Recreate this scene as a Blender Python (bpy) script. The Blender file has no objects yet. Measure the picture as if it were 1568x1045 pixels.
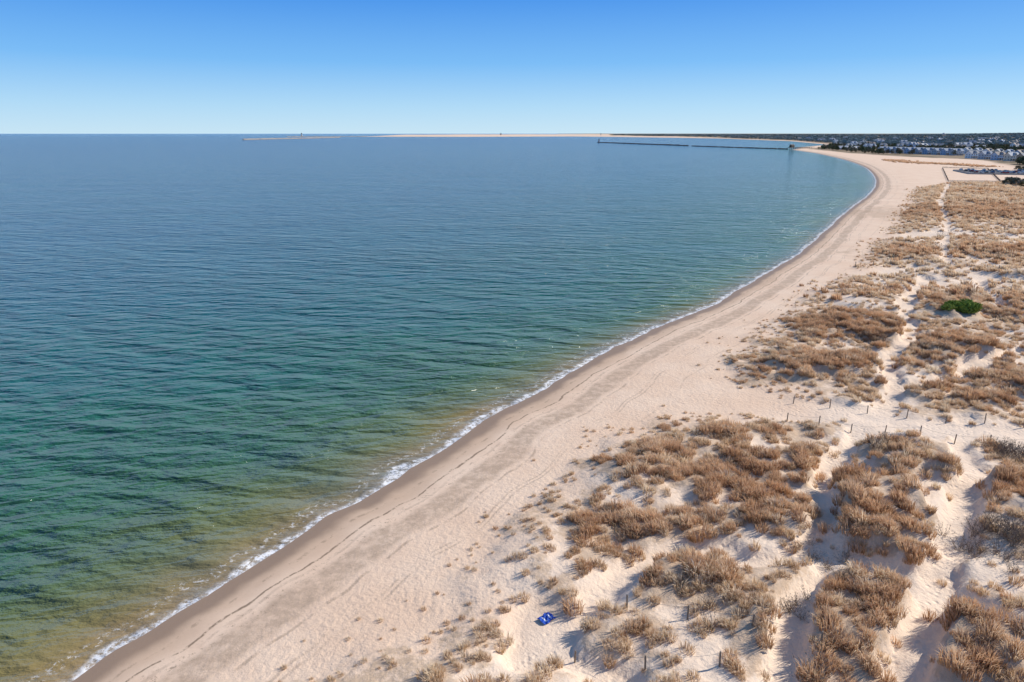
import bpy, math, random
import numpy as np
from mathutils import Vector, Matrix
random.seed(5); rng=np.random.default_rng(7)
SC=bpy.context.scene
COL=SC.collection
H=30.0; F=1060.0; PITCH=math.atan(318.0/F)
# ---------------------------------------------------------------- survey helper: sight-line -> ground position
def G(u,v,z=0.0):
    dx=(u-784)/F; dy=(v-522.5)/F
    zz=-dy*math.cos(PITCH)-math.sin(PITCH); yy=-dy*math.sin(PITCH)+math.cos(PITCH)
    t=(H-z)/max(-zz,1e-4)
    return (dx*t,yy*t)
def GP(l,z=0.0): return np.array([G(u,v,z) for u,v in l])
# ---------------------------------------------------------------- numpy noise
def _h(ix,iy,s):
    n=(ix.astype(np.int64)*374761393+iy.astype(np.int64)*668265263+s*1442695041)&0xffffffff
    n=((n^(n>>13))*1274126177)&0xffffffff
    return ((n^(n>>16))&0xffff)/65535.0
def vn(x,y,s=0):
    ix=np.floor(x);iy=np.floor(y);fx=x-ix;fy=y-iy
    fx=fx*fx*(3-2*fx);fy=fy*fy*(3-2*fy)
    a=_h(ix,iy,s);b=_h(ix+1,iy,s);c=_h(ix,iy+1,s);d=_h(ix+1,iy+1,s)
    return (a*(1-fx)+b*fx)*(1-fy)+(c*(1-fx)+d*fx)*fy
def fbm(x,y,s=0,o=4):
    r=0;a=.5;t=0
    for i in range(o):
        r=r+a*vn(x*2**i+13.7*i,y*2**i-7.1*i,s+i);t+=a;a*=.55
    return r/t
def ss(a,b,x):
    t=np.clip((x-a)/(b-a),0,1);return t*t*(3-2*t)
def dist_line(px,py,P,closed=False):
    d=np.full(px.shape,1e18)
    n=len(P)
    for i in range(n if closed else n-1):
        ax,ay=P[i];bx,by=P[(i+1)%n];ex=bx-ax;ey=by-ay;L=ex*ex+ey*ey+1e-9
        t=np.clip(((px-ax)*ex+(py-ay)*ey)/L,0,1)
        d=np.minimum(d,(px-ax-t*ex)**2+(py-ay-t*ey)**2)
    return np.sqrt(d)
def inside(px,py,P):
    r=np.zeros(px.shape,bool);n=len(P)
    for i in range(n):
        ax,ay=P[i];bx,by=P[(i+1)%n]
        if ay==by: continue
        c=((ay>py)!=(by>py))&(px<(bx-ax)*(py-ay)/(by-ay)+ax)
        r^=c
    return r
def sdf(px,py,P):
    d=dist_line(px,py,P,True);return np.where(inside(px,py,P),d,-d)
def smooth(P,k=6):
    out=[];n=len(P)
    for i in range(n-1):
        p0=P[max(i-1,0)];p1=P[i];p2=P[i+1];p3=P[min(i+2,n-1)]
        for j in range(k):
            t=j/k
            out.append(.5*((2*p1)+(-p0+p2)*t+(2*p0-5*p1+4*p2-p3)*t*t+(-p0+3*p1-3*p2+p3)*t**3))
    out.append(P[-1]);return np.array(out)
# ---------------------------------------------------------------- plan of the place
shore_px=[(172,1000),(290,925),(430,842),(500,795),(560,765),(625,718),(690,683),(740,642),(820,603),(880,566),(960,523),(1040,490),(1100,464),(1160,427),(1220,392),(1262,356),(1300,322),(1332,298),(1342,282),(1338,268),(1322,255),(1290,244),(1250,235)]
sh=GP(shore_px)
d0=sh[0]-sh[1]; d0/=np.linalg.norm(d0)
sh=np.vstack([[sh[0]+d0*400],[sh[0]+d0*40],sh])
sh=smooth(sh,4)
far=GP([(1214,229.8),(1228,225.5),(1268,222),(1210,216.5),(1100,212.3),(930,209.8),(870,209.2),(700,209.8),(556,209.6),(600,207.6),(700,207.0),(870,206.6),(930,206.0)])
LAND=np.vstack([sh,far,[[3500,60000],[70000,60000],[70000,-600],[sh[0][0],-600]]])
veg_px=[(390,1130),(510,1052),(585,1000),(672,962),(744,935),(745,890),(785,830),(830,785),(866,735),(943,675),(1040,640),(1150,634),(1215,640),(1215,604),(1140,590),(1126,560),(1150,522),(1210,488),(1228,455),(1288,425),(1325,408),(1342,372),(1372,350),(1390,318),(1402,290),(1450,282),(1568,281),(1750,284)]
vp=GP(veg_px,1.0)
VEG=np.vstack([vp,[[900,400],[900,-100],[-60,-100]]])
TOWEL=G(837,948,1.1)
# centre lines of the footpaths and their widths in metres
paths=[([(1120,622),(1215,632),(1320,643),(1440,658),(1568,666),(1750,690)],5.8),
 ([(1290,412),(1340,418),(1400,412),(1480,422),(1568,432),(1700,445)],8.5),
 ([(1330,360),(1390,364),(1450,358),(1568,364),(1700,366)],10.),
 ([(1452,282),(1440,310),(1451,345),(1444,380),(1452,405)],2.6),
 ([(1418,430),(1388,470),(1392,520),(1358,560),(1372,600),(1352,640)],2.1),
 ([(1478,640),(1470,690),(1492,730),(1470,790),(1462,850),(1440,900),(1380,1045)],1.6),
 ([(800,1005),(860,985),(905,935),(960,880),(1010,850),(1055,838),(1110,846),(1150,868),(1260,858),(1350,885),(1400,915),(1460,925),(1568,985)],1.8),
 ([(1310,665),(1290,700),(1262,740),(1268,790),(1242,830),(1262,870),(1225,930),(1190,1045)],1.3),
 ([(1568,735),(1490,728),(1420,700),(1330,668)],1.6),
 ([(1568,540),(1500,560),(1450,585),(1380,600)],1.8),
 ([(820,960),(870,1010),(960,1060)],1.5),
 ([(1490,420),(1530,470),(1600,500)],1.8)]
PATHS=[(smooth(GP(p,1.2),3),w) for p,w in paths]
stands=[(1325,770,4.6,4.5,1.5),(1345,840,4.2,3.4,1.4),(1400,865,3.,2.2,1.2),(1060,890,3.0,2.5,.9),(1290,960,5.4,3.8,1.2),(1270,1030,5,2.6,.9),(1480,1000,6.5,3.6,1.1),(1385,725,4.2,2.6,1.1),
 (1370,695,2.6,1.4,.6),(1560,760,5,4,1.1),(1120,660,8.5,2.4,.5),(1240,560,9,5.5,.9),(1440,540,7.5,7.5,1.2),(1420,595,4.,2.4,.7),(1300,500,9.5,7.5,.7),(1500,470,12,9,.9),
 (1090,740,5.5,3.5,.5),(1040,800,4.5,2.6,.4),(1560,590,8,5.5,1.),(1380,325,20,24,.8),(1500,325,32,24,1.),(1400,388,15,9,.8),(1540,388,15,9,.9),(960,720,3.4,3.2,.3),(885,918,2.,1.2,.3),(930,800,2.8,2.4,.3),
 (1150,800,4.5,2.5,.4),(1500,610,5.,2.2,.7),(1200,720,5.5,3.2,.5),(1000,690,3.4,2.4,.3),(1180,765,3,2,.3),(960,960,2.4,1.2,.3)]
ST=[(G(u,v,1.5),rx,ry,h) for u,v,rx,ry,h in stands]
INL=np.vstack([GP([(1236,229.2),(1300,236),(1372,241),(1500,247),(1552,257),(1568,263),(1568,281),(1800,283)]),[[3000,430],[70000,430],[70000,60000],[3600,60000]],GP([(932,206.5),(935,209.2),(1100,211.9),(1212,216),(1280,222)])])
def fields(x,y):
    s=sdf(x,y,LAND)
    near=np.exp(-np.hypot(x,y)/400)
    s=s+(fbm(x/9,y/9,3,3)-.5)*1.8*near+(vn(x/2.2,y/2.2,9)-.5)*.5*near
    v=sdf(x,y,VEG)
    v=v+(fbm(x/5,y/5,21,4)-.45)*5
    pth=np.zeros_like(x)
    for P,w in PATHS:
        wob=(fbm(x/4,y/4,31,3)-.5)*(w*.4+1.4)
        pth=np.maximum(pth,1-ss(w*.38,w*.42+.6+w*.1,dist_line(x,y,P)+wob))
    st=np.zeros_like(x);sb=np.zeros_like(x)
    for (cx,cy),rx,ry,h in ST:
        m=(np.abs(x-cx)<rx*2.5)&(np.abs(y-cy)<ry*2.5)
        if not m.any(): continue
        r=np.hypot((x[m]-cx)/rx,(y[m]-cy)/ry)+(fbm(x[m]/2.2,y[m]/2.2,41,3)-.5)*2.0
        k=1-ss(.5,1.35,r); st[m]=np.maximum(st[m],k); sb[m]=np.maximum(sb[m],h*(1-ss(.35,1.15,r)))
    inv=ss(-2.,.5,v)
    n1=fbm(x/5,y/5,51,4); n2=fbm(x/1.7,y/1.7,61,3)
    farf=ss(110,260,y)*.28
    dens=inv*np.clip(ss(.34,.58,n1*.5+n2*.5)*.85+st*.52+.09+farf,0,1)*(1-.98*pth)
    dens=dens*(0.85+0.15*ss(0,8,v))
    outer=(ss(-5.0,-.5,v)-inv)*ss(.42,.58,n2)*.4
    dens=np.maximum(dens,outer*(1-pth))
    tw_=1-ss(1.6,2.6,np.hypot(x-TOWEL[0]+.2,(y-TOWEL[1]+1.0)*.7))
    dens=dens*(1-tw_)
    sc=np.maximum(s,-40)
    z=np.where(sc<0,sc*.09,1.15*(1-np.exp(-np.maximum(sc,0)/9)))
    z=np.maximum(z,-3)
    dune=ss(-1,8,v)
    z=z+ss(-1.5,1.5,v)*.3*(1-.8*pth)*(1-tw_)
    z=z+dune*((fbm(x/9,y/9,71,3)-.35)*2.0*(1-.45*pth)+sb*.9*(1-.7*pth)+(n2-.5)*.6*(1-.7*pth)-.25*pth)*(1-tw_*.9)
    land=ss(4,12,s)
    z=z+land*(fbm(x/2.5,y/2.5,81,3)-.5)*.10*np.exp(-np.hypot(x,y)/300)
    rr=np.hypot(x,y)
    z=z+ss(2500,7000,rr)*ss(10,250,s)*(6+6*vn(x/300,y/600,131))
    az=np.degrees(np.arctan2(x,np.maximum(y,1)))
    z=z+ss(1800,5500,rr)*ss(27,37,az)*16*ss(10,400,s)
    return s,v,pth,st,dens,z
def zat(x,y):
    return float(fields(np.array([float(x)]),np.array([float(y)]))[5][0])
# ---------------------------------------------------------------- mesh + material helpers
def obj(name,me,mats=(),parent=None,loc=None):
    o=bpy.data.objects.new(name,me)
    for m in mats: me.materials.append(m)
    COL.objects.link(o)
    if parent: o.parent=parent
    if loc is not None: o.location=loc
    return o
def npmesh(name,V,Fq,smooth_=True,k=4):
    me=bpy.data.meshes.new(name)
    me.vertices.add(len(V));me.vertices.foreach_set('co',np.asarray(V,np.float32).ravel())
    n=len(Fq);me.loops.add(n*k);me.polygons.add(n)
    me.loops.foreach_set('vertex_index',np.asarray(Fq,np.int32).ravel())
    me.polygons.foreach_set('loop_start',np.arange(0,n*k,k,dtype=np.int32))
    me.polygons.foreach_set('loop_total',np.full(n,k,np.int32))
    me.polygons.foreach_set('use_smooth',np.full(n,smooth_,bool))
    me.update(calc_edges=True);return me
class NT:
    def __init__(s,name):
        s.m=bpy.data.materials.new(name);s.m.use_nodes=True;s.t=s.m.node_tree;s.n=s.t.nodes;s.l=s.t.links
        s.b=s.n['Principled BSDF']
        s.pos=s.n.new('ShaderNodeNewGeometry').outputs['Position']
    def set(s,inp,v):
        if isinstance(v,bpy.types.NodeSocket): s.l.new(v,inp)
        else:
            if isinstance(v,tuple) and len(v)==3 and inp.type=='RGBA': v=v+(1,)
            inp.default_value=v
    def noise(s,scale,detail=4,rough=.55,vec=None,dist=0,sc=None,rot=0):
        v=vec or s.pos
        if sc:
            mp=s.n.new('ShaderNodeMapping');mp.inputs['Scale'].default_value=sc
            if rot:
                m0=s.n.new('ShaderNodeMapping');m0.inputs['Rotation'].default_value=(0,0,rot);s.l.new(v,m0.inputs[0]);v=m0.outputs[0]
            s.l.new(v,mp.inputs[0]);v=mp.outputs[0]
        n=s.n.new('ShaderNodeTexNoise');s.l.new(v,n.inputs['Vector']);n.inputs['Scale'].default_value=scale;n.inputs['Detail'].default_value=detail;n.inputs['Roughness'].default_value=rough;n.inputs['Distortion'].default_value=dist
        return n.outputs['Fac']
    def math(s,op,a,b=0.,c=0.,clamp=False):
        n=s.n.new('ShaderNodeMath');n.operation=op;n.use_clamp=clamp
        s.set(n.inputs[0],a);s.set(n.inputs[1],b);s.set(n.inputs[2],c);return n.outputs[0]
    def rng(s,x,a,b,c=0.,d=1.,sm=True):
        n=s.n.new('ShaderNodeMapRange');n.interpolation_type='SMOOTHSTEP' if sm else 'LINEAR'
        s.set(n.inputs[0],x)
        for i,v in enumerate((a,b,c,d)): s.set(n.inputs[i+1],v)
        return n.outputs[0]
    def mix(s,f,a,b,mode='MIX'):
        n=s.n.new('ShaderNodeMix');n.data_type='RGBA';n.blend_type=mode
        s.set(n.inputs[0],f);s.set(n.inputs[6],a);s.set(n.inputs[7],b);return n.outputs[2]
    def attr(s,name):
        n=s.n.new('ShaderNodeAttribute');n.attribute_name=name;return n.outputs['Fac']
    def ramp(s,x,st):
        n=s.n.new('ShaderNodeValToRGB');s.l.new(x,n.inputs[0]);e=n.color_ramp.elements
        while len(e)<len(st): e.new(.5)
        for i,(p,c) in enumerate(st): e[i].position=p;e[i].color=tuple(c)+(1,)
        return n.outputs[0]
    def bump(s,h,strength,dist,normal=None):
        n=s.n.new('ShaderNodeBump');n.inputs['Strength'].default_value=strength;n.inputs['Distance'].default_value=dist
        s.set(n.inputs['Height'],h)
        if normal: s.l.new(normal,n.inputs['Normal'])
        return n.outputs[0]
    def fin(s,col,rough=.8,spec=.3,normal=None,metal=0.):
        s.set(s.b.inputs['Base Color'],col);s.set(s.b.inputs['Roughness'],rough);s.set(s.b.inputs['Specular IOR Level'],spec);s.set(s.b.inputs['Metallic'],metal)
        if normal: s.l.new(normal,s.b.inputs['Normal'])
        return s.m
def simple(name,col,rough=.7,var=.25,scale=2.,spec=.3):
    t=NT(name);n=t.noise(scale)
    c2=tuple(x*(1-var) for x in col)
    return t.fin(t.mix(n,c2,tuple(min(1,x*(1+var*.6)) for x in col)),rough,spec)
# ---------------------------------------------------------------- terrain + water grids
def axis(lo,hi,f0,f1,base,g):
    a=[f1];
    while a[-1]<hi: a.append(a[-1]+max(base,(a[-1]-f1)*g+base))
    b=[f0]
    while b[-1]>lo: b.append(b[-1]-max(base,(f0-b[-1])*g*1.6+base))
    return np.array(b[::-1]+list(np.arange(f0+base,f1-base*.5,base))+a)
def grid(name,xs,ys,zf):
    X,Y=np.meshgrid(xs,ys);x=X.ravel();y=Y.ravel()
    z,at=zf(x,y)
    V=np.stack([x,y,z],1);nx=len(xs);ny=len(ys)
    i=np.arange(nx*ny).reshape(ny,nx)
    Q=np.stack([i[:-1,:-1],i[:-1,1:],i[1:,1:],i[1:,:-1]],-1).reshape(-1,4)
    me=npmesh(name,V,Q)
    for k,a in at.items():
        A=me.attributes.new(k,'FLOAT','POINT');A.data.foreach_set('value',a.astype(np.float32))
    return me
def zt(x,y):
    s,v,p,st,d,z=fields(x,y)
    inl=ss(-3,6,sdf(x,y,INL)+(fbm(x/15,y/15,91,3)-.5)*14)
    return z,{'sd':np.clip(s,-800,800),'veg':d,'path':p*ss(-2,2,v),'stand':st,'inl':inl,'vd':np.clip(v,-60,60)}
xs=axis(-60000,60000,-35,85,.40,.017);ys=axis(-60,60000,14,105,.40,.014)
T=NT('sand_ground')
sd=T.attr('sd');vg=T.attr('veg');pa=T.attr('path');inl=T.attr('inl');stn=T.attr('stand');vd=T.attr('vd')
big=T.noise(.12,5);mid=T.noise(.9,5,.6);fine=T.noise(6.,3,.7)
sand=T.mix(T.rng(big,.3,.7),(.79,.555,.38),(.85,.63,.45))
sand=T.mix(T.math('MULTIPLY',T.rng(mid,.45,.75),.4),sand,(.68,.465,.32))
sand=T.mix(T.math('MULTIPLY',T.rng(fine,.5,.8),.35),sand,(.52,.36,.25))
bw=T.math('ADD',sd,T.math('MULTIPLY',T.noise(.06,3,.5),3.0))
bw2=T.math('ADD',sd,T.math('MULTIPLY',T.noise(.3,4,.6),1.1))
brk=T.noise(1.1,5,.7)
def band(x,a,b,w):
    return T.math('MULTIPLY',T.rng(x,a-w,a),T.rng(x,b,b+w,1.,0.))
tan=T.math('MULTIPLY',band(bw,7.2,8.9,.8),T.rng(brk,.3,.65,.2,.8))
sand=T.mix(tan,sand,(.44,.31,.21))
damp=T.math('MULTIPLY',T.rng(bw,3.8,6.2,1.,0.),.65)
sand=T.mix(damp,sand,(.53,.36,.235))
for a,w,st_,sc_ in ((9.9,.16,.75,.5),(12.3,.11,.5,.25),(12.75,.11,.5,.25),(16.0,.16,.35,.2),(6.1,.18,.45,.3)):
    trk=T.math('MULTIPLY',band(bw,a,a+.08,w),T.rng(T.noise(sc_,5,.7),.42,.58))
    sand=T.mix(T.math('MULTIPLY',trk,st_*.8),sand,(.36,.255,.175))
wr=T.math('MULTIPLY',band(bw2,4.2,4.25,.13),T.rng(T.noise(1.4,5,.75),.38,.52))
sand=T.mix(T.math('MULTIPLY',wr,.8),sand,(.16,.11,.065))
wr2=T.math('MULTIPLY',band(bw2,5.0,5.9,.5),T.rng(T.noise(3.3,5,.75),.55,.66))
sand=T.mix(T.math('MULTIPLY',wr2,.6),sand,(.2,.14,.09))
wr3=T.math('MULTIPLY',band(bw2,2.9,3.,.14),T.rng(T.noise(1.3,5,.75),.5,.6))
sand=T.mix(T.math('MULTIPLY',wr3,.4),sand,(.2,.14,.09))
wetw=T.math('ADD',sd,T.math('MULTIPLY',T.noise(.35,3),1.6))
wet=T.rng(wetw,1.9,3.2,1.,0.)
sand=T.mix(T.math('MULTIPLY',wet,.85),sand,(.29,.19,.12))
lit=T.mix(T.noise(2.5,5,.7),(.35,.235,.145),(.68,.49,.32))
lf=T.math('MULTIPLY',T.rng(T.math('ADD',vg,T.math('MULTIPLY',T.math('SUBTRACT',T.noise(1.6,5,.75),.5),1.8)),.4,.95),.76)
col=T.mix(lf,sand,lit)
white=T.math('MULTIPLY',T.rng(vd,0.,6.),T.math('SUBTRACT',1.,lf))
col=T.mix(T.math('MULTIPLY',white,.5),col,(.85,.71,.56))
col=T.mix(T.math('MULTIPLY',T.math('MULTIPLY',stn,.35),T.math('SUBTRACT',1.,pa)),col,(.36,.235,.14))
inc=T.ramp(T.noise(.02,6,.65),[(.3,(.10,.09,.045)),(.48,(.22,.16,.09)),(.6,(.40,.29,.19)),(.75,(.13,.11,.055))])
col=T.mix(inl,col,inc)
vo=T.n.new('ShaderNodeTexVoronoi');vo.inputs['Scale'].default_value=1.9;T.l.new(T.pos,vo.inputs['Vector'])
dry=T.rng(sd,7.,14.)
fp=T.math('MULTIPLY',T.rng(vo.outputs['Distance'],0.,.45),T.math('ADD',T.math('MULTIPLY',dry,T.rng(T.noise(.25,3),.45,.65,.05,.4)),T.math('MULTIPLY',pa,.6)))
hh=T.math('ADD',T.math('MULTIPLY',fp,.5),T.math('MULTIPLY',T.noise(2.4,5,.65),T.rng(sd,3.,11.,.08,.8)))
nm=T.bump(hh,.75,.2)
M_SAND=T.fin(col,T.math('SUBTRACT',.95,T.math('MULTIPLY',wet,.4)),.2,nm)
ground=obj('ground',grid('ground',xs,ys,zt),[M_SAND])
# water
def zw(x,y):
    s=sdf(x,y,LAND);near=np.exp(-np.hypot(x,y)/400)
    s=s+(fbm(x/9,y/9,3,3)-.5)*1.8*near+(vn(x/2.2,y/2.2,9)-.5)*.5*near
    z=np.zeros_like(x)
    return z,{'sd':np.clip(s,-5000,50),'shelf':.85+ss(45,150,y)*1.0}
xw=axis(-60000,60000,-45,85,.8,.02);yw=axis(-60,60000,14,110,.8,.02)
W=NT('sea_water')
sd=W.attr('sd')
dep=W.math('MULTIPLY',sd,-1.)
dps=W.math('MULTIPLY',dep,W.attr('shelf'))
dw=W.math('ADD',dps,W.math('MULTIPLY',W.math('SUBTRACT',W.noise(.12,4,.6),.5),W.rng(dep,0.,40.,2.5,18.,False)))
lg=W.math('DIVIDE',W.math('LOGARITHM',W.math('ADD',W.math('MAXIMUM',dw,0.),1.),10.),3.4)
wc=W.ramp(lg,[(0,(.34,.235,.13)),(.13,(.27,.19,.075)),(.24,(.15,.15,.045)),(.34,(.05,.12,.045)),(.47,(.014,.108,.068)),(.58,(.010,.10,.10)),(.75,(.010,.09,.17)),(1.,(.006,.052,.16))])
patch=W.noise(.012,4,.6,sc=(1,2.6,1))
wc=W.mix(W.rng(patch,.38,.68,0.,.35),wc,(.012,.12,.17))
fn=W.noise(1.5,5,.78);fe=W.math('ADD',dep,W.math('MULTIPLY',W.math('SUBTRACT',W.noise(.25,4,.6),.5),4.0))
f1=W.math('MULTIPLY',W.math('MULTIPLY',W.rng(fe,-.6,-.1),W.rng(fe,.3,1.2,1.,0.)),W.rng(fn,.42,.55))
f2=W.math('MULTIPLY',W.rng(dep,.05,.6,1.,0.),W.rng(fn,.42,.57,.2,.9))
foam=W.math('MAXIMUM',f1,f2)
f3=W.math('MULTIPLY',W.math('MULTIPLY',W.rng(fe,1.5,1.9),W.rng(fe,2.1,2.8,1.,0.)),W.rng(W.noise(2.2,5,.75),.52,.61))
foam=W.math('MAXIMUM',foam,W.math('MULTIPLY',f3,.55))
wc=W.mix(foam,wc,(.82,.80,.77))
w1=W.noise(.30,2,.5,sc=(.32,1,1),rot=math.radians(12),dist=.4)
w2=W.noise(.60,3,.5,sc=(.36,1,1),rot=math.radians(-14),dist=.3)
w3=W.noise(2.2,3,.6,sc=(.55,1,1),rot=math.radians(6))
w4=W.noise(.07,2,.5,sc=(.5,1,1),rot=math.radians(20))
calm=W.math('MULTIPLY',W.rng(dep,0.,12.,.35,1.),W.rng(W.noise(.02,3,.5,sc=(1,2,1)),.3,.7,.85,1.15))
hw=W.math('ADD',W.math('ADD',W.math('MULTIPLY',w1,2.6),W.math('MULTIPLY',w2,1.9)),W.math('ADD',W.math('MULTIPLY',w3,.40),W.math('MULTIPLY',w4,.6)))
nw=W.bump(W.math('MULTIPLY',hw,calm),1.,1.05)
M_WATER=W.fin(wc,W.math('ADD',.12,W.math('MULTIPLY',foam,.6)),W.rng(dep,20.,1500.,.66,.3,False),nw)
W.b.inputs['IOR'].default_value=1.33
water=obj('water',grid('water',xw,yw,zw),[M_WATER])
# ---------------------------------------------------------------- grass templates (unlinked library objects used only as instances)
def rnd(a,b): return random.uniform(a,b)
def tuft(name,n,r,h0,h1,w,lean,mat,wind=(-.25,-.1)):
    V=[];Fc=[]
    for i in range(n):
        a=rnd(0,2*math.pi);q=r*math.sqrt(random.random());bx=q*math.cos(a);by=q*math.sin(a)
        h=rnd(h0,h1)*(1-.45*(q/r)**2);la=a+rnd(-.7,.7);ln=lean*rnd(.3,1.2)*(.4+q/r)
        dx=math.cos(la)*ln*h+wind[0]*h*rnd(.5,1.2);dy=math.sin(la)*ln*h+wind[1]*h
        pa_=rnd(0,math.pi);wx=math.cos(pa_)*w/2;wy=math.sin(pa_)*w/2
        k=len(V)
        V+=[(bx-wx,by-wy,-.12),(bx+wx,by+wy,-.12),(bx+dx*.38+wx*.9,by+dy*.38+wy*.9,h*.6),(bx+dx*.38-wx*.9,by+dy*.38-wy*.9,h*.6),(bx+dx,by+dy,h*rnd(.75,1))]
        Fc+=[(k,k+1,k+2,k+3),(k+3,k+2,k+4)]
    me=bpy.data.meshes.new(name);me.from_pydata(V,[],Fc);me.update();me.materials.append(mat)
    return bpy.data.objects.new(name,me)
def shrub(name,n,r,h,mat,leaf=.05,tw=.012):
    V=[];Fc=[]
    def q(p,d,l,w):
        p=Vector(p);d=Vector(d).normalized();s=d.cross(Vector((rnd(-1,1),rnd(-1,1),rnd(-1,1)))).normalized()*w
        k=len(V);e=p+d*l
        V.extend([tuple(p-s),tuple(p+s),tuple(e+s*.6),tuple(e-s*.6)]);Fc.append((k,k+1,k+2,k+3));return e
    for i in range(n):
        a=rnd(0,6.283);el=rnd(.35,1.4);p=(rnd(-.2,.2)*r,rnd(-.2,.2)*r,-.1)
        d=Vector((math.cos(a)*math.cos(el)*r/h,math.sin(a)*math.cos(el)*r/h,math.sin(el)))
        for s in range(4):
            p=q(p,d,h*.27,tw*(1.6-s*.3));d=d+Vector((rnd(-.4,.4),rnd(-.4,.4),rnd(-.2,.3)))
            for t in range(3+s):
                e=q(p,d+Vector((rnd(-1,1),rnd(-1,1),rnd(-.5,.8))),h*rnd(.08,.2),tw*.6)
                if leaf: 
                    for z in range(3): q(e+Vector((rnd(-.1,.1),rnd(-.1,.1),rnd(-.1,.1)))*h,(rnd(-1,1),rnd(-1,1),rnd(-1,1)),leaf*2,leaf)
    me=bpy.data.meshes.new(name);me.from_pydata(V,[],Fc);me.update();me.materials.append(mat)
    return bpy.data.objects.new(name,me)
def inst_mat(name,cols,rough=.9,tip=None):
    t=NT(name);oi=t.n.new('ShaderNodeObjectInfo')
    c=t.ramp(oi.outputs['Random'],[(i/(len(cols)-1),c) for i,c in enumerate(cols)])
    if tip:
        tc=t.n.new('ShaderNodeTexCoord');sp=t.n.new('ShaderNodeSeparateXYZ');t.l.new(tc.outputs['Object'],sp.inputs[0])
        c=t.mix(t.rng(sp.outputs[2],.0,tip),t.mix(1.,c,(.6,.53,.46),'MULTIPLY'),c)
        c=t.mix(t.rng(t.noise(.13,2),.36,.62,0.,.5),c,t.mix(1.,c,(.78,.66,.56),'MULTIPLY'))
    dn=t.n.new('ShaderNodeBsdfDiffuse');t.l.new(c,dn.inputs[0])
    out=t.n['Material Output']
    if tip:
        tr=t.n.new('ShaderNodeBsdfTranslucent');t.l.new(c,tr.inputs[0]);mx=t.n.new('ShaderNodeMixShader');mx.inputs[0].default_value=.36
        t.l.new(dn.outputs[0],mx.inputs[1]);t.l.new(tr.outputs[0],mx.inputs[2]);t.l.new(mx.outputs[0],out.inputs[0])
    else: t.l.new(dn.outputs[0],out.inputs[0])
    return t.m
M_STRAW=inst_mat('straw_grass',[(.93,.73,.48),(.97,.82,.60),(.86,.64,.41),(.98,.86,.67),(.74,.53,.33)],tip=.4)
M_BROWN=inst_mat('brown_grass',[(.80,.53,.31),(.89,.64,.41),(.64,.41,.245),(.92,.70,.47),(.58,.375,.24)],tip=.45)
M_TWIG=inst_mat('bare_twigs',[(.24,.18,.14),(.32,.25,.19),(.18,.14,.11)])
M_GRN=inst_mat('green_leaves',[(.22,.29,.05),(.34,.40,.10),(.14,.20,.035)])
def libcol(name,obs):
    c=bpy.data.collections.new(name)
    for o in obs: c.objects.link(o)
    return c
def scatter(name,pts,scl,libs,mat=None,zs=None):
    """pts Nx3; one object that instances a library collection on its points"""
    me=bpy.data.meshes.new(name);me.vertices.add(len(pts));me.vertices.foreach_set('co',np.asarray(pts,np.float32).ravel())
    A=me.attributes.new('scl','FLOAT_VECTOR','POINT')
    s=np.asarray(scl,np.float32);s=np.stack([s,s,s*(zs if zs is not None else 1)],1) if s.ndim==1 else s
    A.data.foreach_set('vector',s.astype(np.float32).ravel())
    R=me.attributes.new('rot','FLOAT_VECTOR','POINT');r=np.zeros((len(pts),3),np.float32)
    r[:,0]=rng.uniform(-.1,.1,len(pts));r[:,2]=rng.uniform(-.9,.9,len(pts)) if 'grass' in name else rng.uniform(0,6.28,len(pts))
    R.data.foreach_set('vector',r.ravel())
    o=obj(name,me)
    g=bpy.data.node_groups.new(name+'_gn','GeometryNodeTree')
    g.interface.new_socket('Geometry',in_out='INPUT',socket_type='NodeSocketGeometry');g.interface.new_socket('Geometry',in_out='OUTPUT',socket_type='NodeSocketGeometry')
    N=g.nodes;L=g.links;gi=N.new('NodeGroupInput');go=N.new('NodeGroupOutput')
    ci=N.new('GeometryNodeCollectionInfo');ci.inputs['Collection'].default_value=libs;ci.inputs['Separate Children'].default_value=True;ci.inputs['Reset Children'].default_value=True
    ip=N.new('GeometryNodeInstanceOnPoints');ip.inputs['Pick Instance'].default_value=True
    a1=N.new('GeometryNodeInputNamedAttribute');a1.data_type='FLOAT_VECTOR';a1.inputs[0].default_value='scl'
    a2=N.new('GeometryNodeInputNamedAttribute');a2.data_type='FLOAT_VECTOR';a2.inputs[0].default_value='rot'
    rv=N.new('FunctionNodeRandomValue');rv.data_type='INT';rv.inputs[4].default_value=0;rv.inputs[5].default_value=20
    L.new(gi.outputs[0],ip.inputs['Points']);L.new(ci.outputs[0],ip.inputs['Instance']);L.new(rv.outputs[2],ip.inputs['Instance Index'])
    L.new(a1.outputs[0],ip.inputs['Scale']);L.new(a2.outputs[0],ip.inputs['Rotation']);L.new(ip.outputs[0],go.inputs[0])
    m=o.modifiers.new('scatter','NODES');m.node_group=g
    return o
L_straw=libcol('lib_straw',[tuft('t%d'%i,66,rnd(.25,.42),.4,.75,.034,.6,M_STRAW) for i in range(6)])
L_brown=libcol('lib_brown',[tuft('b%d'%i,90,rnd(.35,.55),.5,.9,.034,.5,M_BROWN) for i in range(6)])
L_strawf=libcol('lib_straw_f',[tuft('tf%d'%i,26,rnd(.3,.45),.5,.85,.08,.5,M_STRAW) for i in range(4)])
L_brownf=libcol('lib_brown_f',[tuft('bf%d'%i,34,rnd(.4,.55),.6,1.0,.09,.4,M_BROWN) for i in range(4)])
L_twig=libcol('lib_twig',[shrub('s%d'%i,22,1.1,1.2,M_TWIG,leaf=0,tw=.012) for i in range(3)])
L_grn=libcol('lib_green',[shrub('g%d'%i,26,1.1,.9,M_GRN,leaf=.05) for i in range(2)])
GSH=G(1468,484,1.5)
P_t=[];S_t=[];zi=0
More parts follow.
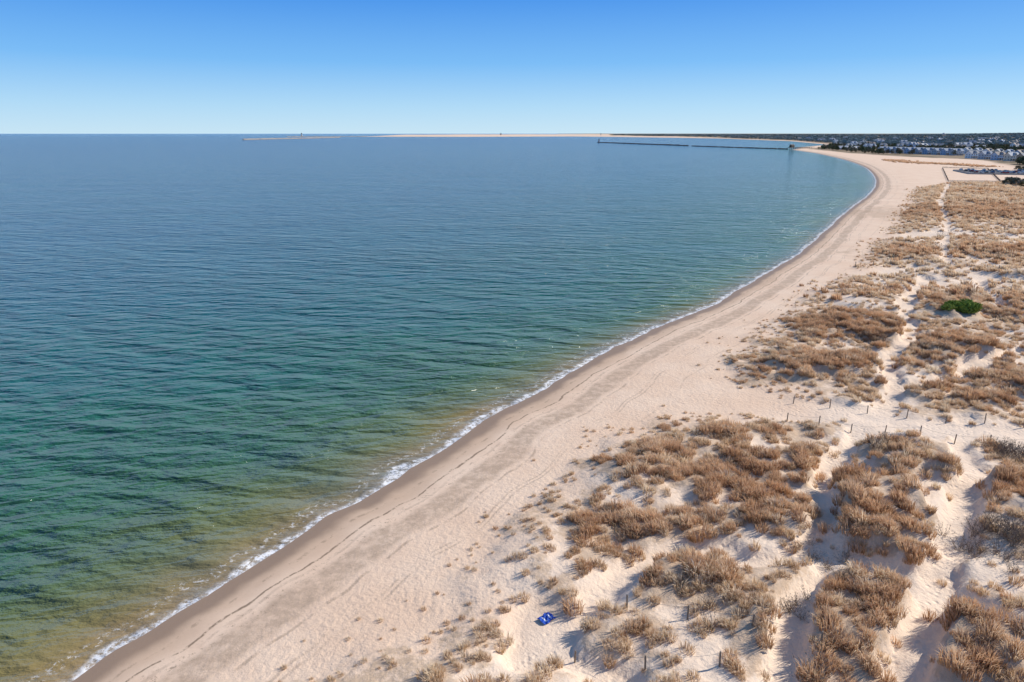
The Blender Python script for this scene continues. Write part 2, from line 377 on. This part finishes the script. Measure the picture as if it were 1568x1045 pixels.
for (x0,x1,y0,y1,rate,sc) in [(-34,110,12,120,4.0,.86),(30,330,120,300,1.25,1.2),(60,520,300,470,.52,1.8)]:
    n=int((x1-x0)*(y1-y0)*rate);x=rng.uniform(x0,x1,n);y=rng.uniform(y0,y1,n)
    k=(np.abs(x)<y*.82+14);x=x[k];y=y[k]
    s,v,p,st,d,z=fields(x,y)
    cl=fbm(x/1.0,y/1.0,101,2)
    keep=(rng.random(len(x))<d*ss(.39,.59,cl+st*.13+zi*.09)*1.15)&(v>-6)&(s>8)&(np.hypot((x-GSH[0])/3.4,(y-GSH[1]+1.5)/3.2)>1)
    x,y,v,st,d,z,cl=x[keep],y[keep],v[keep],st[keep],d[keep],z[keep],cl[keep]
    isb=rng.random(len(x))<np.clip(st*.6+(fbm(x/9,y/9,111,3)-.49)*1.2,0.03,.85)
    size=sc*rng.uniform(.4,1.3,len(x))*(.55+.45*ss(0,6,v))*(.5+.95*cl)*(1+.2*st)
    P=np.stack([x,y,z],1)
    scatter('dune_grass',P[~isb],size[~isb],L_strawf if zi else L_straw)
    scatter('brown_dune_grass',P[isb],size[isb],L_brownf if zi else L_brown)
    tw=(rng.random(len(x))<.006)&(v>12)
    P_t.append(P[tw]);S_t.append(size[tw]*.9);zi+=1
    print('zone',zi,len(x))
for (u,v,n,r,s) in [(1530,850,28,3.2,1.0),(1556,700,16,2.6,1.0),(1262,850,8,1.8,.6),(1370,695,8,1.8,.7),(1225,940,6,1.8,.6)]:
    c=G(u,v,1.5);x=rng.normal(c[0],r*.5,n);y=rng.normal(c[1],r*.5,n);z=fields(x,y)[5]
    P_t.append(np.stack([x,y,z],1));S_t.append(rng.uniform(.7,1.2,n)*s)
cc=np.concatenate
scatter('bare_shrubs',cc(P_t),cc(S_t),L_twig)
c=GSH;n=26;x=rng.uniform(c[0]-2.5,c[0]+2.5,n);y=rng.normal(c[1],.9,n);z=fields(x,y)[5]
scatter('green_shrub',np.stack([x,y,z],1),rng.uniform(.8,1.25,n),L_grn)
# ---------------------------------------------------------------- trees
M_EV=inst_mat('evergreen_foliage',[(.10,.13,.06),(.15,.16,.085),(.22,.19,.13),(.11,.14,.075),(.28,.22,.16)])
M_EVF=inst_mat('haze_tinted_foliage',[(.22,.30,.32),(.26,.33,.34),(.30,.34,.33),(.23,.31,.33)])  # far trees: aerial haze painted into the foliage as a pale blue-green
M_BARK=simple('bark',(.12,.09,.07))
def tree(name,h,r,nc,leaf,mat,nl=34):
    V=[];Fc=[];mi=[]
    def seg(p,e,r0,r1):
        p=Vector(p);e=Vector(e);d=(e-p).normalized();a=d.orthogonal().normalized();b=d.cross(a);k=len(V)
        for j in range(5):
            t=j*2*math.pi/5;V.append(tuple(p+(a*math.cos(t)+b*math.sin(t))*r0))
        for j in range(5):
            t=j*2*math.pi/5;V.append(tuple(e+(a*math.cos(t)+b*math.sin(t))*r1))
        for j in range(5): Fc.append((k+j,k+(j+1)%5,k+5+(j+1)%5,k+5+j));mi.append(1)
    seg((0,0,-.5),(0,0,h*.75),h*.025,h*.008)
    for i in range(nc):
        a=rnd(0,6.283);t=rnd(.3,1);rr=r*math.sqrt(random.random())*(1.15-.75*abs(t-.5)*1.6)
        c=Vector((math.cos(a)*rr,math.sin(a)*rr,h*t*.93));seg((0,0,c.z*.7),c,h*.008,h*.003)
        cr=rnd(.12,.26)*r*1.2
        for j in range(nl):
            d=Vector((random.gauss(0,1),random.gauss(0,1),random.gauss(0,.7)))*cr*.62;p=c+d
            s=leaf*rnd(.6,1.3);u=Vector((rnd(-1,1),rnd(-1,1),rnd(-1,1))).normalized();w=u.orthogonal().normalized()*s;u=u*s;k=len(V)
            V.extend([tuple(p-u),tuple(p+w),tuple(p+u),tuple(p-w)]);Fc.append((k,k+1,k+2,k+3));mi.append(0)
    me=bpy.data.meshes.new(name);me.from_pydata(V,[],Fc);me.materials.append(mat);me.materials.append(M_BARK);me.polygons.foreach_set('material_index',mi);me.update()
    return bpy.data.objects.new(name,me)
L_tree=libcol('lib_tree',[tree('tr%d'%i,rnd(8,11),rnd(3,4.2),26,.42,M_EV) for i in range(4)])
L_bush=libcol('lib_bushy_evergreen',[tree('bu%d'%i,4.2,2.6,34,.26,M_EV) for i in range(3)])
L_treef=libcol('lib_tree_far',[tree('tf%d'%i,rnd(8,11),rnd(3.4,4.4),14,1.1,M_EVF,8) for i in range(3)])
# ---------------------------------------------------------------- houses
M_ROOF=[simple('shingle_grey',(.24,.25,.27)),simple('shingle_blue_grey',(.20,.25,.33)),simple('shingle_brown',(.26,.21,.18)),simple('roof_light',(.42,.43,.45))]
M_WALL=[simple('siding_white',(.80,.80,.80),var=.08),simple('siding_blue',(.38,.48,.62),var=.08),simple('siding_cedar',(.40,.32,.25)),simple('siding_grey',(.48,.50,.53),var=.08),simple('siding_cream',(.64,.58,.48),var=.06)]
M_GLASS=simple('window_glass',(.05,.07,.10),rough=.1,spec=.6);M_TRIM=simple('white_trim',(.75,.75,.74),var=.05)
def box(V,Fc,mi,x0,x1,y0,y1,z0,z1,m):
    k=len(V);V.extend([(x0,y0,z0),(x1,y0,z0),(x1,y1,z0),(x0,y1,z0),(x0,y0,z1),(x1,y0,z1),(x1,y1,z1),(x0,y1,z1)])
    for f in ((0,3,2,1),(4,5,6,7),(0,1,5,4),(1,2,6,5),(2,3,7,6),(3,0,4,7)): Fc.append(tuple(k+i for i in f));mi.append(m)
HP=[]
def house(x,y,w,d,st,rot,wall,roof,name='beach_house'):
    V=[];Fc=[];mi=[];h=2.7*st+.4;z0=-.5
    box(V,Fc,mi,-w/2,w/2,-d/2,d/2,z0,h,0)
    rh=d*.38;o=.5;k=len(V)
    V.extend([(-w/2-o,-d/2-o,h-.15),(w/2+o,-d/2-o,h-.15),(w/2+o,0,h+rh),(-w/2-o,0,h+rh),(-w/2-o,d/2+o,h-.15),(w/2+o,d/2+o,h-.15),
              (-w/2,-d/2,h),(-w/2,d/2,h),(-w/2,0,h+rh-.25),(w/2,-d/2,h),(w/2,d/2,h),(w/2,0,h+rh-.25)])
    for f,m in (((0,1,2,3),1),((3,2,5,4),1),((6,7,8),0),((9,11,10),0)): Fc.append(tuple(k+i for i in f));mi.append(m)
    nd=max(1,int(w/9))
    for i in range(nd):
        cx=-w/2+w*(i+.5)/nd;dw=2.0;k=len(V);zt_=h+rh*.85;yb=-d/2+.3
        V.extend([(cx-dw,yb,h),(cx+dw,yb,h),(cx+dw,yb,h+.8),(cx,yb,zt_),(cx-dw,yb,h+.8),(cx,-.2,zt_),(cx+dw+.3,yb-.3,h+.55),(cx-dw-.3,yb-.3,h+.55),(cx,yb-.3,zt_+.15),(cx,0,zt_+.15),(cx+dw+.3,-d*.15,h+.55),(cx-dw-.3,-d*.15,h+.55)])
        Fc.append((k,k+1,k+2,k+3,k+4));mi.append(0);Fc.append((k+8,k+6,k+10,k+9));mi.append(1);Fc.append((k+7,k+8,k+9,k+11));mi.append(1)
        box(V,Fc,mi,cx-.6,cx+.6,yb-.05,yb-.01,h+.1,h+1.1,2)
    nw_=max(3,int(w/2.6))
    for s in range(st):
        zb=2.7*s
        for i in range(nw_):
            cx=-w/2+w*(i+.5)/nw_
            for sy in (-1,1):
                ya=sy*d/2;box(V,Fc,mi,cx-.65,cx+.65,min(ya,ya+sy*.05),max(ya,ya+sy*.05),zb+.9,zb+2.4,3)
                box(V,Fc,mi,cx-.52,cx+.52,min(ya,ya+sy*.08),max(ya,ya+sy*.08),zb+1.02,zb+2.28,2)
        for sx in (-1,1):
            for cy in (-d*.22,d*.22):
                xa=sx*w/2;box(V,Fc,mi,min(xa,xa+sx*.06),max(xa,xa+sx*.06),cy-.5,cy+.5,zb+1.,zb+2.3,2)
    box(V,Fc,mi,-.5,.5,-d/2-.14,-d/2-.09,0,2.1,3)
    box(V,Fc,mi,-w/2,w/2,-d/2-2.2,-d/2-.15,2.7,2.88,3)
    for i in range(4): 
        px=-w/2+.2+(w-.4)*i/3;box(V,Fc,mi,px-.12,px+.12,-d/2-2.15,-d/2-1.9,-.5,2.69,3)
    box(V,Fc,mi,w*.25,w*.25+.8,.6,1.4,h,h+rh+.9,4)
    me=bpy.data.meshes.new(name);me.from_pydata(V,[],Fc)
    for m in (wall,roof,M_GLASS,M_TRIM,M_ROOF[2]): me.materials.append(m)
    me.polygons.foreach_set('material_index',mi);me.update()
    o=obj(name,me);o.location=(x,y,max(.9,zat(x,y)));o.rotation_euler=(0,0,rot);HP.append((x,y,max(w,d)))
    return o
hs=[]
for i in range(9): hs.append((1352+i*14,234.0+i*.55,15,9,2,.25,M_WALL[1] if i%2 else M_WALL[3],M_ROOF[1]))
for i in range(7): hs.append((1480+i*16,236.0+i*1.1,13,9,2,.5,M_WALL[(0,3,0,4,0,1,0)[i]],M_ROOF[i%3]))
for i in range(6): hs.append((1488+i*20,243+i*1.4,12,9,2,.2,M_WALL[(i*3)%5],M_ROOF[i%4]))
for i in range(66):
    u=rnd(1255,1640);v=rnd(219.5,231.0) if u>1290 else rnd(220,224);hs.append((u,v,rnd(10,18),rnd(8,11),random.choice((1,2,2,3)),rnd(-.5,.8),random.choice(M_WALL[:1]*3+M_WALL),random.choice(M_ROOF)))
for i in range(22):
    u=rnd(1215,1560);v=rnd(213.5,218.5);hs.append((u,v,rnd(14,26),rnd(10,14),2,rnd(-.5,.8),random.choice(M_WALL[:1]*2+M_WALL),random.choice(M_ROOF)))
for u,v,w,d,s,r,wm,rm in hs:
    x,y=G(u,v,1)
    if all(math.hypot(x-a,y-b)>(max(w,d)+c_)*.5 for a,b,c_ in HP): house(x,y,w,d,s,r,wm,rm)
n=26000;r=np.exp(rng.uniform(math.log(620),math.log(15000),n));az=rng.uniform(math.radians(8),math.radians(42),n)
x=r*np.sin(az);y=r*np.cos(az);k=sdf(x,y,INL)>12
x=x[k];y=y[k];r=r[k]
k=(fbm(x/90,y/90,121,3)+ss(1300,3000,r)*.25>.46);x=x[k];y=y[k];r=r[k]
m=np.ones(len(x),bool)
for a,b,c_ in HP:
    m&=~((np.abs(x-a)<c_*.8)&(y<b+c_*.8)&(y>b-c_*.8-34))
x=x[m];y=y[m];r=r[m]
sc=rng.uniform(.45,.95,len(x));wide=1+ss(1500,8000,r)*2.5
P=np.stack([x,y,fields(x,y)[5]-.2],1);S=np.stack([sc*wide,sc*wide,sc],1);nf=r<1900
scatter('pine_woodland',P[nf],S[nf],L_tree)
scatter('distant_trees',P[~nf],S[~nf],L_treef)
pts=[]
for u,v,nn,rr in [(1566,286,8,6),(1590,282,10,10),(1575,246,12,14),(1600,262,12,14)]:
    c=G(u,v,1)
    for i in range(nn): pts.append((c[0]+random.gauss(0,rr),c[1]+random.gauss(0,rr)))
pts=np.array(pts);scatter('evergreen_trees',np.stack([pts[:,0],pts[:,1],fields(pts[:,0],pts[:,1])[5]-.5],1),rng.uniform(.6,1.1,len(pts)),L_bush)
pts=[]
pl=smooth(GP([(1368,246),(1400,250),(1450,252),(1510,256)],1),12)
for p in pl:
    for i in range(14): pts.append((p[0]+random.gauss(0,7),p[1]+random.gauss(0,7)))
pts=np.array(pts);scatter('beach_scrub_grass',np.stack([pts[:,0],pts[:,1],fields(pts[:,0],pts[:,1])[5]],1),rng.uniform(1.2,2.4,len(pts)),L_brownf)
# ---------------------------------------------------------------- car park and cars
M_ASPH=simple('asphalt',(.075,.075,.08));M_LINE=simple('painted_line',(.75,.75,.73),var=.05);M_CONC=simple('concrete_kerb',(.42,.38,.33))
cp=G(1556,266,1);cpz=1.6
V=[];Fc=[];mi=[]
box(V,Fc,mi,-36,60,-26,26,-1.2,0,0);box(V,Fc,mi,-36.3,-36,-26.3,26.3,-1.2,.12,2);box(V,Fc,mi,-36,60,-26.3,-26,-1.2,.12,2);box(V,Fc,mi,-36,60,26,26.3,-1.2,.12,2)
for row in (-20,0,20):
    for i in range(36): 
        X=-34+i*2.6;k=len(V);V.extend([(X,row-5,.004),(X+.12,row-5,.004),(X+.12,row+5,.004),(X,row+5,.004)]);Fc.append((k,k+1,k+2,k+3));mi.append(1)
me=bpy.data.meshes.new('parking_lot');me.from_pydata(V,[],Fc)
for m_ in (M_ASPH,M_LINE,M_CONC): me.materials.append(m_)
me.polygons.foreach_set('material_index',mi);me.update();lot=obj('parking_lot',me);lot.location=(cp[0],cp[1],cpz+.4);lot.rotation_euler=(0,0,-.35)
M_TYRE=simple('tyre',(.02,.02,.02));M_CG=simple('car_glass',(.03,.04,.05),rough=.08,spec=.7)
def carpaint(n,c):
    t=NT(n);t.b.inputs['Coat Weight'].default_value=.6;return t.fin(t.mix(t.noise(3),c,tuple(q*.92 for q in c)),.35,.5)
paints=[carpaint('paint_%s'%n,c) for n,c in (('white',(.75,.75,.75)),('silver',(.4,.41,.43)),('black',(.03,.03,.035)),('red',(.35,.03,.03)),('blue',(.04,.09,.25)))]
def car(x,y,z,rot,p):
    prof=[(-2.2,.35),(-2.25,.75),(-2.1,.95),(-1.75,1.0),(-1.25,1.45),(.35,1.48),(1.05,1.0),(1.95,.88),(2.22,.7),(2.2,.35)]
    V=[];Fc=[];mi=[];n=len(prof)
    for sy in (-1,1):
        for a,b in prof: V.append((a,sy*(.88 if b<1.2 else .7),b))
    Fc.append(tuple(range(n)));mi.append(0);Fc.append(tuple(range(2*n-1,n-1,-1)));mi.append(0)
    for i in range(n):
        j=(i+1)%n;Fc.append((i,i+n,j+n,j));mi.append(1 if i in (3,5) else 0)
    for sy in (-1,1):
        k=len(V);V.extend([(-1.55,sy*.865,1.03),(.8,sy*.865,1.03),(.3,sy*.745,1.4),(-1.2,sy*.745,1.4)]);Fc.append((k,k+1,k+2,k+3));mi.append(1)
        for wx in (-1.4,1.4):
            k=len(V)
            for q in (sy*.68,sy*.93):
                for j in range(12): V.append((wx+.34*math.cos(j*math.pi/6),q,.34+.34*math.sin(j*math.pi/6)))
            for j in range(12): Fc.append((k+j,k+(j+1)%12,k+12+(j+1)%12,k+12+j));mi.append(2)
            Fc.append(tuple(k+12+j for j in range(12)));mi.append(2)
    me=bpy.data.meshes.new('parked_car');me.from_pydata(V,[],Fc)
    for m_ in (p,M_CG,M_TYRE): me.materials.append(m_)
    me.polygons.foreach_set('material_index',mi);me.update();o=obj('parked_car',me);o.location=(x,y,z);o.rotation_euler=(0,0,rot)
for row,off in ((-20,-2.6),(-20,2.6),(0,-2.6),(0,2.6),(20,-2.6)):
    for i in range(34):
        if random.random()<.33:
            lx=-34+i*2.6+1.3;ly=row+off;c_,s_=math.cos(-.35),math.sin(-.35)
            car(cp[0]+lx*c_-ly*s_,cp[1]+lx*s_+ly*c_,cpz+.41,-.35+math.pi/2,random.choice(paints[:3]+paints))
# ---------------------------------------------------------------- fences
M_WOOD=simple('weathered_wood',(.22,.175,.135),scale=8);M_ROPE=simple('rope',(.5,.44,.34))
def fence(name,line,step=3.,h=1.1,rr=.055,slats=False,lean=.06):
    P=np.array(line);e=bpy.data.objects.new(name,None);COL.objects.link(e)
    V=[];Fc=[];mi=[];tops=[]
    seg=np.hypot(*(P[1:]-P[:-1]).T);L=seg.sum();n=int(L/step)+1
    cs=np.concatenate([[0],np.cumsum(seg)])
    Q=np.stack([np.interp(np.linspace(0,L,n),cs,P[:,0]),np.interp(np.linspace(0,L,n),cs,P[:,1])],1)
    Z=fields(Q[:,0],Q[:,1])[5]
    for (x,y),z in zip(Q,Z):
        k=len(V);lx=rnd(-lean,lean);ly=rnd(-lean,lean);hh_=h*rnd(.85,1.1)
        for t,zz in ((0,-.4),(1,hh_)):
            for j in range(6): V.append((x+lx*t+rr*math.cos(j*math.pi/3),y+ly*t+rr*math.sin(j*math.pi/3),z+zz))
        for j in range(6): Fc.append((k+j,k+(j+1)%6,k+6+(j+1)%6,k+6+j))
        Fc.append(tuple(k+6+j for j in range(6)));tops.append((x+lx*.85,y+ly*.85,z+hh_*.85))
    me=bpy.data.meshes.new('posts');me.from_pydata(V,[],Fc);me.update();obj('posts',me,[M_WOOD],e)
    V=[];Fc=[]
    for a,b in zip(tops[:-1],tops[1:]):
        for lv in ((0,) if not slats else (0,-.7)):
            pr=None
            for t in np.linspace(0,1,5):
                p=[a[i]*(1-t)+b[i]*t for i in range(3)];p[2]+=-.25*4*t*(1-t)*.5+lv;k=len(V);w=.010
                V.extend([(p[0],p[1],p[2]-w),(p[0],p[1]+w,p[2]),(p[0],p[1],p[2]+w),(p[0],p[1]-w,p[2])])
                if pr is not None:
                    for j in range(4): Fc.append((pr+j,pr+(j+1)%4,k+(j+1)%4,k+j))
                pr=k
        if slats:
            d=math.hypot(b[0]-a[0],b[1]-a[1]);ns=int(d/.16)
            for i in range(ns):
                t=i/ns;x=a[0]*(1-t)+b[0]*t;y=a[1]*(1-t)+b[1]*t;z=a[2]*(1-t)+b[2]*t
                box(V,Fc,[],x-.03,x+.03,y-.012+.02,y+.012+.02,z-1.1,z+.15,0)
    me=bpy.data.meshes.new('rails');me.from_pydata(V,[],Fc);me.update();obj('rails',me,[M_WOOD if slats else M_ROPE],e)
fence('rope_fence',GP([(1205,645),(1260,656),(1330,663),(1440,677),(1568,686)],1.3),2.8,1.05)
fence('rope_fence',GP([(1215,616),(1300,627),(1420,643),(1568,651)],1.3),3.2,1.0)
fence('rope_fence',GP([(960,940),(1000,948),(1062,962),(1150,985),(1250,1020)],1.3),3.6,.95)
fence('rope_fence',GP([(880,1010),(990,1035),(1100,1042)],1.3),3.6,.95)
fence('rope_fence',GP([(1310,408),(1400,404),(1480,414),(1568,423)],1.3),4.5,1.2,.08)
fence('sand_fence',GP([(1443,258),(1452,278)],1.2),3,1.2,slats=True)
fence('sand_fence',GP([(1452,279),(1528,279.5)],1.2),3,1.2,slats=True)
fence('sand_fence',GP([(1443,257.5),(1512,259),(1532,279)],1.2),3,1.2,slats=True)
# ---------------------------------------------------------------- blue beach towel, crumpled
t=NT('towel_cloth');tc=t.n.new('ShaderNodeTexCoord');sp=t.n.new('ShaderNodeSeparateXYZ');t.l.new(tc.outputs['Object'],sp.inputs[0])
stripe=t.math('MULTIPLY',t.rng(t.math('ABSOLUTE',t.math('SUBTRACT',t.math('ABSOLUTE',sp.outputs[0]),.2)),.04,.06,1.,0.),t.rng(t.math('ABSOLUTE',sp.outputs[1]),.22,.26,1.,0.))
M_TW=t.fin(t.mix(stripe,(.04,.10,.45),(.7,.72,.75)),.9,.1)
nx,ny=40,28;V=[];Fc=[]
for j in range(ny):
    for i in range(nx):
        a=i/(nx-1)-.5;b=j/(ny-1)-.5;V.append((a*1.0+.03*math.sin(b*9),b*.68+.04*math.sin(a*7),.09+.05*math.sin(a*9+b*5)*math.cos(b*8)+.035*math.sin(a*17-b*13)-.05*(abs(a)+abs(b))))
for j in range(ny-1):
    for i in range(nx-1): k=j*nx+i;Fc.append((k,k+1,k+nx+1,k+nx))
me=bpy.data.meshes.new('beach_towel');me.from_pydata(V,[],Fc);me.polygons.foreach_set('use_smooth',[True]*len(Fc));me.update()
p=TOWEL;o=obj('beach_towel',me,[M_TW]);o.location=(p[0],p[1],zat(*p)+.05);o.rotation_euler=(.06,.03,.7)
# ---------------------------------------------------------------- breakwaters
def rocks(name,A,B,size,ht,wid,mat,wob=0):
    V=[];Fc=[];A=np.array(A);B=np.array(B);L=np.linalg.norm(B-A);n=int(L/size*3.2);dr=(B-A)/L;nr=np.array([-dr[1],dr[0]])
    ico=[(0,0,1),(.9,0,.3),(.28,.85,.3),(-.72,.53,.3),(-.72,-.53,.3),(.28,-.85,.3),(.72,.53,-.5),(-.28,.85,-.5),(-.9,0,-.5),(-.28,-.85,-.5),(.72,-.53,-.5)]
    fi=[(0,1,2),(0,2,3),(0,3,4),(0,4,5),(0,5,1),(1,6,2),(2,6,7),(2,7,3),(3,7,8),(3,8,4),(4,8,9),(4,9,5),(5,9,10),(5,10,1),(1,10,6)]
    for i in range(n):
        t=rnd(0,1);o_=max(-1,min(1,random.gauss(0,.5)));c=A+dr*L*t+nr*(o_*wid+math.sin(t*9)*wob);z=ht*(1-abs(o_))*rnd(.7,1.)-size*.3;s=size*rnd(.5,1.);k=len(V);a=rnd(0,6.28)
        for p in ico:
            q=[p[0]*rnd(.7,1.2),p[1]*rnd(.7,1.2),p[2]*rnd(.7,1.1)];V.append((c[0]+s*(q[0]*math.cos(a)-q[1]*math.sin(a)),c[1]+s*(q[0]*math.sin(a)+q[1]*math.cos(a)),z+s*.7*q[2]))
        for f in fi: Fc.append(tuple(k+j for j in f))
    me=bpy.data.meshes.new(name);me.from_pydata(V,[],Fc);me.update();return obj(name,me,[mat])
M_RK=simple('dark_rock',(.09,.085,.08),scale=.4);M_RK2=simple('pale_rock',(.48,.42,.35),scale=.4)
rocks('harbor_breakwater',G(915,218.6),G(1052,223.8),3.2,2.6,4,M_RK,3)
rocks('harbor_breakwater',G(1060,224.2),G(1205,229.0),2.4,2.0,3,M_RK,2)
rocks('outer_breakwater',G(372,214.6),G(520,211.2),7,6,9,M_RK2,4)
rocks('outer_breakwater',G(440,210),G(600,209.4),8,6,9,M_RK2,4)
# ---------------------------------------------------------------- lighthouses
M_LB=simple('lighthouse_dark_red',(.18,.07,.06));M_LW=simple('lighthouse_white',(.55,.53,.5),var=.06);M_BLK=simple('black_iron',(.03,.03,.03))
def light(name,u,v,h,r,mat,base=True):
    x,y=G(u,v);e=bpy.data.objects.new(name,None);COL.objects.link(e);e.location=(x,y,0)
    def lathe(nm,pr,m):
        V=[];Fc=[];n=20
        for q,z in pr:
            for j in range(n): V.append((q*math.cos(j*2*math.pi/n),q*math.sin(j*2*math.pi/n),z))
        for i in range(len(pr)-1):
            for j in range(n): a=i*n+j;b=i*n+(j+1)%n;Fc.append((a,b,b+n,a+n))
        Fc.append(tuple((len(pr)-1)*n+j for j in range(n)))
        me=bpy.data.meshes.new(nm);me.from_pydata(V,[],Fc);me.update();obj(nm,me,[m],e)
    lathe('foundation',[(r*2.2,-3),(r*2.0,h*.16),(r*1.2,h*.161)],M_RK2)
    lathe('tower',[(r,h*.162),(r*.8,h*.75)],mat)
    lathe('gallery',[(r*1.15,h*.751),(r*1.15,h*.79)],M_BLK)
    lathe('lantern_room',[(r*.6,h*.791),(r*.6,h*.9)],M_CG)
    lathe('roof',[(r*.75,h*.901),(r*.4,h*.96),(r*.08,h)],M_BLK)
light('lighthouse',462,209.5,34,7,M_LW);light('lighthouse',767,208.4,36,7,M_LB);light('lighthouse',920,208.8,32,6,M_LW)
light('harbor_beacon',917,218.4,12,1.8,M_LB)
x,y=G(1443,218);e=bpy.data.objects.new('water_tower',None);COL.objects.link(e);e.location=(x,y,1)
V=[];Fc=[];pr=[(1.4,0),(1.2,20),(2,21),(5,23.5),(5.6,26),(5,28.5),(2.5,30.3),(.2,30.8)];n=20
for q,z in pr:
    for j in range(n): V.append((q*math.cos(j*2*math.pi/n),q*math.sin(j*2*math.pi/n),z))
for i in range(len(pr)-1):
    for j in range(n): a=i*n+j;b=i*n+(j+1)%n;Fc.append((a,b,b+n,a+n))
me=bpy.data.meshes.new('tank');me.from_pydata(V,[],Fc);me.update();obj('tank',me,[M_LW],e)
A=np.array(G(1208,229));B=np.array(G(1245,228.2));V=[];Fc=[];d=(B-A);L=np.linalg.norm(d);d/=L
box(V,Fc,[],0,L,-3,3,3.2,3.8,0)
for i in range(int(L/6)):
    for s_ in (-2.6,2.6): box(V,Fc,[],i*6,i*6+.6,s_-.3,s_+.3,-3,3.19,0)
box(V,Fc,[],4,14,-2.4,2.4,3.81,7.5,0);k=len(V);V.extend([(3.5,-3,7.4),(14.5,-3,7.4),(14.5,0,9.4),(3.5,0,9.4),(3.5,3,7.4),(14.5,3,7.4)]);Fc+= [(k,k+1,k+2,k+3),(k+3,k+2,k+5,k+4)]
for i in range(int(L/6)):
    box(V,Fc,[],i*6+.2,i*6+.3,-2.9,-2.8,3.81,4.9,0)
me=bpy.data.meshes.new('wooden_pier');me.from_pydata(V,[],Fc);me.update();o=obj('wooden_pier',me,[simple('dark_piling',(.10,.085,.07))]);o.location=(A[0],A[1],0);o.rotation_euler=(0,0,math.atan2(d[1],d[0]))
# ---------------------------------------------------------------- light, sky, camera
EL=math.radians(35);AZ=math.radians(72)
w=bpy.data.worlds.new('World');SC.world=w;w.use_nodes=True;t=w.node_tree;bg=t.nodes['Background']
sk=t.nodes.new('ShaderNodeTexSky');sk.sky_type='NISHITA';sk.sun_disc=False;sk.sun_elevation=EL;sk.sun_rotation=AZ;sk.air_density=1.;sk.dust_density=.2;sk.ozone_density=3.;sk.altitude=30
SS=.12
tc=t.nodes.new('ShaderNodeTexCoord');sp=t.nodes.new('ShaderNodeSeparateXYZ');t.links.new(tc.outputs['Generated'],sp.inputs[0])
rp=t.nodes.new('ShaderNodeValToRGB');t.links.new(sp.outputs[2],rp.inputs[0]);e=rp.color_ramp.elements
stops=[(0.,(.56,.80,.97)),(.035,(.41,.70,.97)),(.09,(.17,.49,.95)),(.18,(.03,.26,.84)),(.45,(.08,.22,.54)),(1.,(.08,.17,.40))]
while len(e)<len(stops): e.new(.5)
for i,(p,c) in enumerate(stops): e[i].position=p;e[i].color=c+(1,)
mu=t.nodes.new('ShaderNodeVectorMath');mu.operation='SCALE';t.links.new(rp.outputs[0],mu.inputs[0]);mu.inputs['Scale'].default_value=1/SS
mx=t.nodes.new('ShaderNodeMix');mx.data_type='RGBA';mx.inputs[0].default_value=.88
t.links.new(sk.outputs[0],mx.inputs[6]);t.links.new(mu.outputs[0],mx.inputs[7]);t.links.new(mx.outputs[2],bg.inputs[0]);bg.inputs[1].default_value=SS
sun=bpy.data.lights.new('sun','SUN');sun.energy=5.;sun.angle=math.radians(.5);sun.color=(1,.95,.87)
so=bpy.data.objects.new('sun',sun);COL.objects.link(so)
dv=Vector((math.sin(AZ)*math.cos(EL),math.cos(AZ)*math.cos(EL),math.sin(EL)));so.rotation_euler=dv.to_track_quat('Z','Y').to_euler()
cam=bpy.data.cameras.new('camera');cam.sensor_width=36;cam.lens=36*F/1568;cam.clip_end=200000;cam.clip_start=.5
co=bpy.data.objects.new('camera',cam);COL.objects.link(co);co.location=(0,0,H);co.rotation_euler=(math.pi/2-PITCH,0,0);SC.camera=co
SC.view_settings.view_transform='Standard';SC.view_settings.look='None';SC.view_settings.exposure=0
